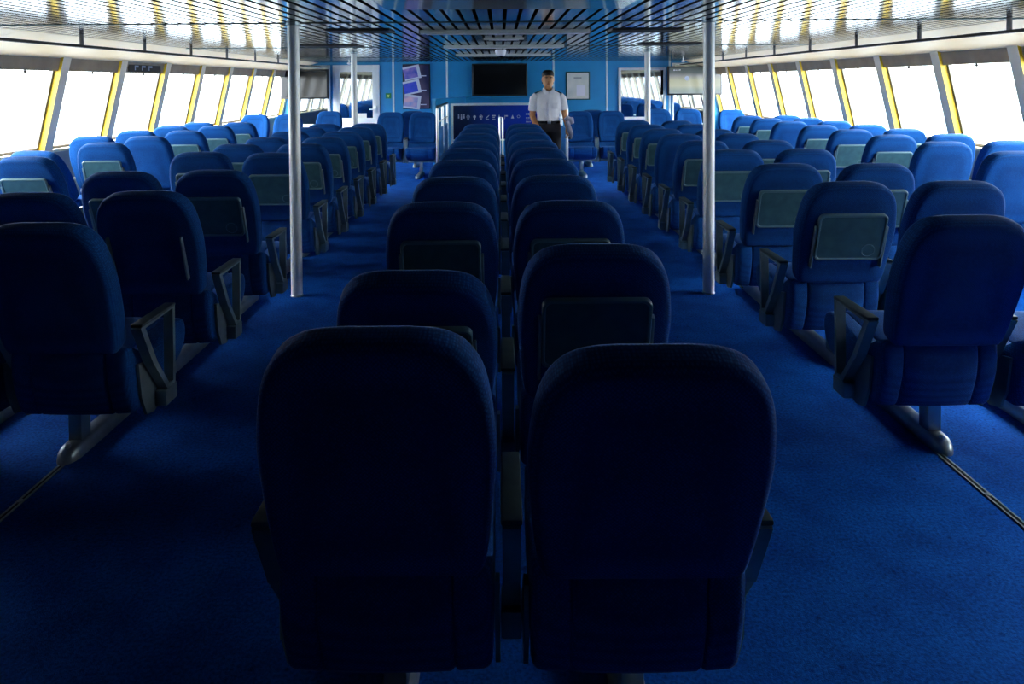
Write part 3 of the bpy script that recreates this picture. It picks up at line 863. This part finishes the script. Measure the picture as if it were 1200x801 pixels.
# head: skull + jaw rings
hr = []
for z, rx, yf, yb in [(1.528, .030, -.078, -.02), (1.540, .044, -.090, .02), (1.565, .056, -.095, .045), (1.60, .066, -.093, .078), (1.65, .071, -.094, .088), (1.685, .074, -.094, .092), (1.72, .074, -.088, .090), (1.75, .066, -.070, .078), (1.772, .050, -.045, .055), (1.782, .028, -.02, .03)]:
    rx *= 1.13
    hr.append([(rx * math.cos(2*PI*j/20), ((yb + yf) / 2 + (yb - yf) / 2 * math.sin(2*PI*j/20)), z) for j in range(20)])
bd.ring_loft(hr)
bd.tube([(0, -.088, 1.685), (0, -.102, 1.655), (0, -.112, 1.637), (0, -.098, 1.628)], [.008, .011, .015, .010], 10)  # nose
ell(bd, (0, -.094, 1.603), .024, .008, .009)   # lips
for s in (-1, 1):
    ell(bd, (s * .086, .005, 1.66), .010, .018, .032)    # ears
    ell(bd, (s * .03, -.086, 1.70), .022, .012, .007)    # brow
def arm(mb, s, pts, rs): mb.tube(pts, rs, 14)
armL = [(-.155, .0, 1.425), (-.20, .005, 1.38), (-.222, .015, 1.25), (-.228, .02, 1.13), (-.20, -.04, 1.04), (-.155, -.10, .955), (-.14, -.12, .925)]
armR = [(.155, .0, 1.425), (.20, .005, 1.38), (.228, .015, 1.26), (.248, .03, 1.15), (.262, -.01, 1.07), (.272, -.06, .99), (.275, -.075, .955)]
ra = [.055, .058, .049, .043, .042, .034, .029]
arm(bd, -1, armL, ra); arm(bd, 1, armR, ra)
def hand(mb, w, d, side):
    """palm + five fingers; w wrist, d pointing direction, side = lateral axis"""
    w = Vector(w); d = Vector(d).normalized(); sd = Vector(side); sd = (sd - d * sd.dot(d)).normalized(); up = d.cross(sd)
    mb.tube([w - d * .01, w + d * .04, w + d * .085], [.030, .040, .038], 12, ry=[.020, .019, .015])
    for q, (o_, ln) in enumerate(((-.030, .068), (-.010, .078), (.011, .073), (.030, .057))):
        b0 = w + d * .08 + sd * o_
        b1 = b0 + d * ln * .45 + up * .010; b2 = b1 + d * ln * .3 + up * .020; b3 = b2 + d * ln * .2 + up * .024
        mb.tube([b0, b1, b2, b3], [.0105, .0098, .009, .007], 10)
    t0 = w + d * .02 - sd * .028; t1 = t0 + d * .035 - sd * .022 + up * .012; t2 = t1 + d * .03 - sd * .004 + up * .012
    mb.tube([t0, t1, t2], [.013, .0115, .009], 10)
hand(bd, (-.14, -.12, .925), (.25, -.35, -.8), (.75, -.5, .2))
hand(bd, (.275, -.075, .955), (.05, -.25, -.9), (.1, -.9, .25))
for s in (-1, 1):
    bd.tube([(s*.085, .0, .98), (s*.095, 0, .86), (s*.098, -.01, .68), (s*.098, -.012, .50), (s*.1, .01, .34), (s*.1, .02, .09)], [.10, .088, .070, .054, .053, .036], 16)
    bd.tube([(s*.1, .05, .04), (s*.102, -.02, .05), (s*.106, -.13, .03)], [.035, .04, .03], 12)
body = remesh(bd, 'body', .0065, SKIN, P, 4)
# shirt
sh = MB(); torso(sh, .014, 1.045, 1.47)
for pts in (armL, armR): sh.tube([pts[0], pts[1], pts[2], tuple(Vector(pts[2]).lerp(Vector(pts[3]), .35))], [.070, .073, .068, .066], 18)
sh.tube([(0, .012, 1.43), (0, .010, 1.475)], [.085, .074], 18)
shirt = remesh(sh, 'shirt', .0075, SHIRT, P, 4)
cg = MB().use(SHIRT)
for s in (-1, 1):
    cg.prism([(s*.003, 1.472), (s*.060, 1.532), (s*.078, 1.485), (s*.038, 1.425)], 'y', -.104, -.088)
    cg.add([(s*.060, -.096, 1.532), (s*.078, -.094, 1.485), (s*.092, .0, 1.495), (s*.076, .0, 1.545), (s*.05, .075, 1.545), (s*.06, .08, 1.50)], [(0,1,2,3), (3,2,5,4)])
obj('collar', cg, shirt)
obj('placket', MB().use(SHIRT).bbox((-.014, -.142, 1.07), (.014, -.122, 1.40), .003), shirt)
for s in (-1, 1): obj('pocket', MB().use(SHIRT).bbox((s*.085 - .04, -.139, 1.24), (s*.085 + .04, -.115, 1.33), .004), shirt)
for s in (-1, 1):
    obj('epaulette', MB().use(HAIR).bbox((-.055, -.028, -.006), (.055, .028, .008), .005, Matrix.Translation((s*.150, 0, 1.484)) @ Matrix.Rotation(s * R(24), 4, 'Y')), shirt)
# trousers, belt, shoes
tq = MB(); torso(tq, .024, .90, 1.03)
for s in (-1, 1):
    tq.tube([(s*.08, .0, .96), (s*.098, 0, .85), (s*.1, -.01, .68), (s*.1, -.01, .50), (s*.1, .01, .34), (s*.1, .02, .07)], [.105, .100, .084, .070, .068, .062], 18)
trousers = remesh(tq, 'trousers', .008, TROU, P, 4)
bl = MB().use(BLACK)
bl.ring_loft([[((.162 + d) * math.copysign(abs(math.cos(2*PI*j/32)) ** .85, math.cos(2*PI*j/32)), (.121 + d) * math.sin(2*PI*j/32) + .005, z) for j in range(32)] for d, z in ((.0, 1.028), (.017, 1.03), (.017, 1.064), (.0, 1.066))], cap=False)
belt = obj('belt', bl, P)
bk = obj('buckle', MB().use(CHROME).bbox((-.024, -.146, 1.025), (.024, -.128, 1.069), .004), belt)
for s in (-1, 1):
    sm = MB().use(BLACK)
    sm.ring_loft([[(s*.104 + w_ * math.cos(2*PI*j/14), y_, max(.0, z_ + h_ * math.sin(2*PI*j/14))) for j in range(14)] for y_, w_, z_, h_ in ((.085, .02, .04, .03), (.07, .038, .045, .045), (0, .045, .052, .05), (-.08, .05, .035, .036), (-.15, .04, .028, .028), (-.17, .018, .022, .02))])
    obj('shoe', sm, P)
# hair, eyes, eyebrows
hm = MB()
rings = []
for z, k in ((1.70, .96), (1.715, .99), (1.735, 1.0), (1.76, .95), (1.782, .82), (1.798, .58), (1.805, .3)):
    rings.append([(.091 * k * math.cos(2*PI*j/20), (.012 if z < 1.70 else .002) + ((.074 if z < 1.71 else .084 if z < 1.725 else .092 if z < 1.75 else .088) if math.sin(2*PI*j/20) < 0 else .098) * k * math.sin(2*PI*j/20), z) for j in range(20)])
hm.ring_loft(rings)
hm.ring_loft([[(.088 * math.cos(PI*j/14) * 1.0, .012 + .09 * math.sin(PI*j/14), z) for j in range(15)] + [(-.03, .02, z), (.03, .02, z)] for z in (1.60, 1.64, 1.70, 1.73)])
hair = remesh(hm, 'hair', .006, HAIR, P, 8)
for s in (-1, 1):
    em_ = MB().use(mat('eye_white', (.4, .38, .36), .3)); ell(em_, (s*.032, -.087, 1.672), .012, .008, .005); em_.use(HAIR); ell(em_, (s*.032, -.0935, 1.672), .0065, .003, .005)
    obj('eye', em_, P)
    eb = MB().use(HAIR); ell(eb, (s*.034, -.0965, 1.692), .024, .006, .0062); obj('eyebrow', eb, P)
mm = MB().use(mat('lips', (.36, .13, .10), .5)); ell(mm, (0, -.099, 1.602), .023, .0055, .006); obj('mouth', mm, P)
tag(P, 'person in white short-sleeved shirt with epaulettes and black trousers, standing behind the last centre seats', 'person')
# folded jacket held at the side
jm = MB()
for k in range(5):
    o_ = k * .028
    jm.tube([(-.02 + o_ * .3, -.12 + o_, .02 - k % 2 * .03), (.015, -.115 + o_, -.07), (.045 - o_ * .1, -.10 + o_, -.16), (.05, -.09 + o_ * .9, -.215 + (k % 3) * .02)], [.026, .036, .034, .022], 12)
jm.tube([(-.04, -.06, .035), (.0, -.05, .07), (.05, -.05, .05), (.07, -.05, -.02)], [.03, .045, .045, .03], 12)
jk = remesh(jm, 'folded_jacket', .008, JACK, None, 5)
jk.location = (PX + .275, PYY - .04, 1.04)
tag(jk, 'grey folded jacket hanging from the hand of the officer in white', 'jacket')
JL = MB().use(mat('jacket_lining', (.10, .10, .13), .7)); ell(JL, (.035, -.06, -.225), .03, .05, .02); obj('lining', JL, jk)

# ------------------------------------------------------------------ world, camera
w = bpy.data.worlds.new('overcast_sky'); scn.world = w; w.use_nodes = True
nt = w.node_tree; bg = nt.nodes['Background']
tc = nt.nodes.new('ShaderNodeTexCoord'); sp = nt.nodes.new('ShaderNodeSeparateXYZ'); rp = nt.nodes.new('ShaderNodeValToRGB')
mp = nt.nodes.new('ShaderNodeMapRange'); mp.inputs['From Min'].default_value = -1; mp.inputs['From Max'].default_value = 1
nt.links.new(tc.outputs['Generated'], sp.inputs[0]); nt.links.new(sp.outputs['Z'], mp.inputs['Value']); nt.links.new(mp.outputs[0], rp.inputs['Fac'])
e = rp.color_ramp.elements; e[0].position = .42; e[0].color = (.34, .39, .43, 1); e[1].position = .72; e[1].color = (2.0, 2.1, 2.2, 1)
k = e.new(.52); k.color = (.42, .445, .46, 1)
k = e.new(.60); k.color = (1.1, 1.15, 1.2, 1)
nt.links.new(rp.outputs['Color'], bg.inputs['Color'])
bg.inputs['Strength'].default_value = 15.5

cam = bpy.data.cameras.new('camera'); co = bpy.data.objects.new('camera', cam); COL.objects.link(co)
cam.sensor_width = 36; cam.lens = 24.0; cam.clip_start = .02
PH = 1.5; f = 800
co.matrix_world = Matrix.Translation((0, 0, EYE)) @ Matrix.Rotation(R(90 - PH), 4, 'X') @ Matrix.Rotation(R(-.38), 4, 'Z')
ppy = 97 + f * math.tan(R(PH))
cam.shift_x = (600 - 587) / 1200
cam.shift_y = -(400.5 - ppy) / 1200
scn.camera = co
vs = scn.view_settings
vs.view_transform = 'Standard'; vs.look = 'None'; vs.gamma = 1; vs.use_curve_mapping = False; vs.exposure = 0.3
scn.cycles.use_denoising = True
scn.cycles.max_bounces = 10; scn.cycles.diffuse_bounces = 5; scn.cycles.glossy_bounces = 5; scn.cycles.transparent_max_bounces = 8
scn.cycles.sample_clamp_indirect = 8
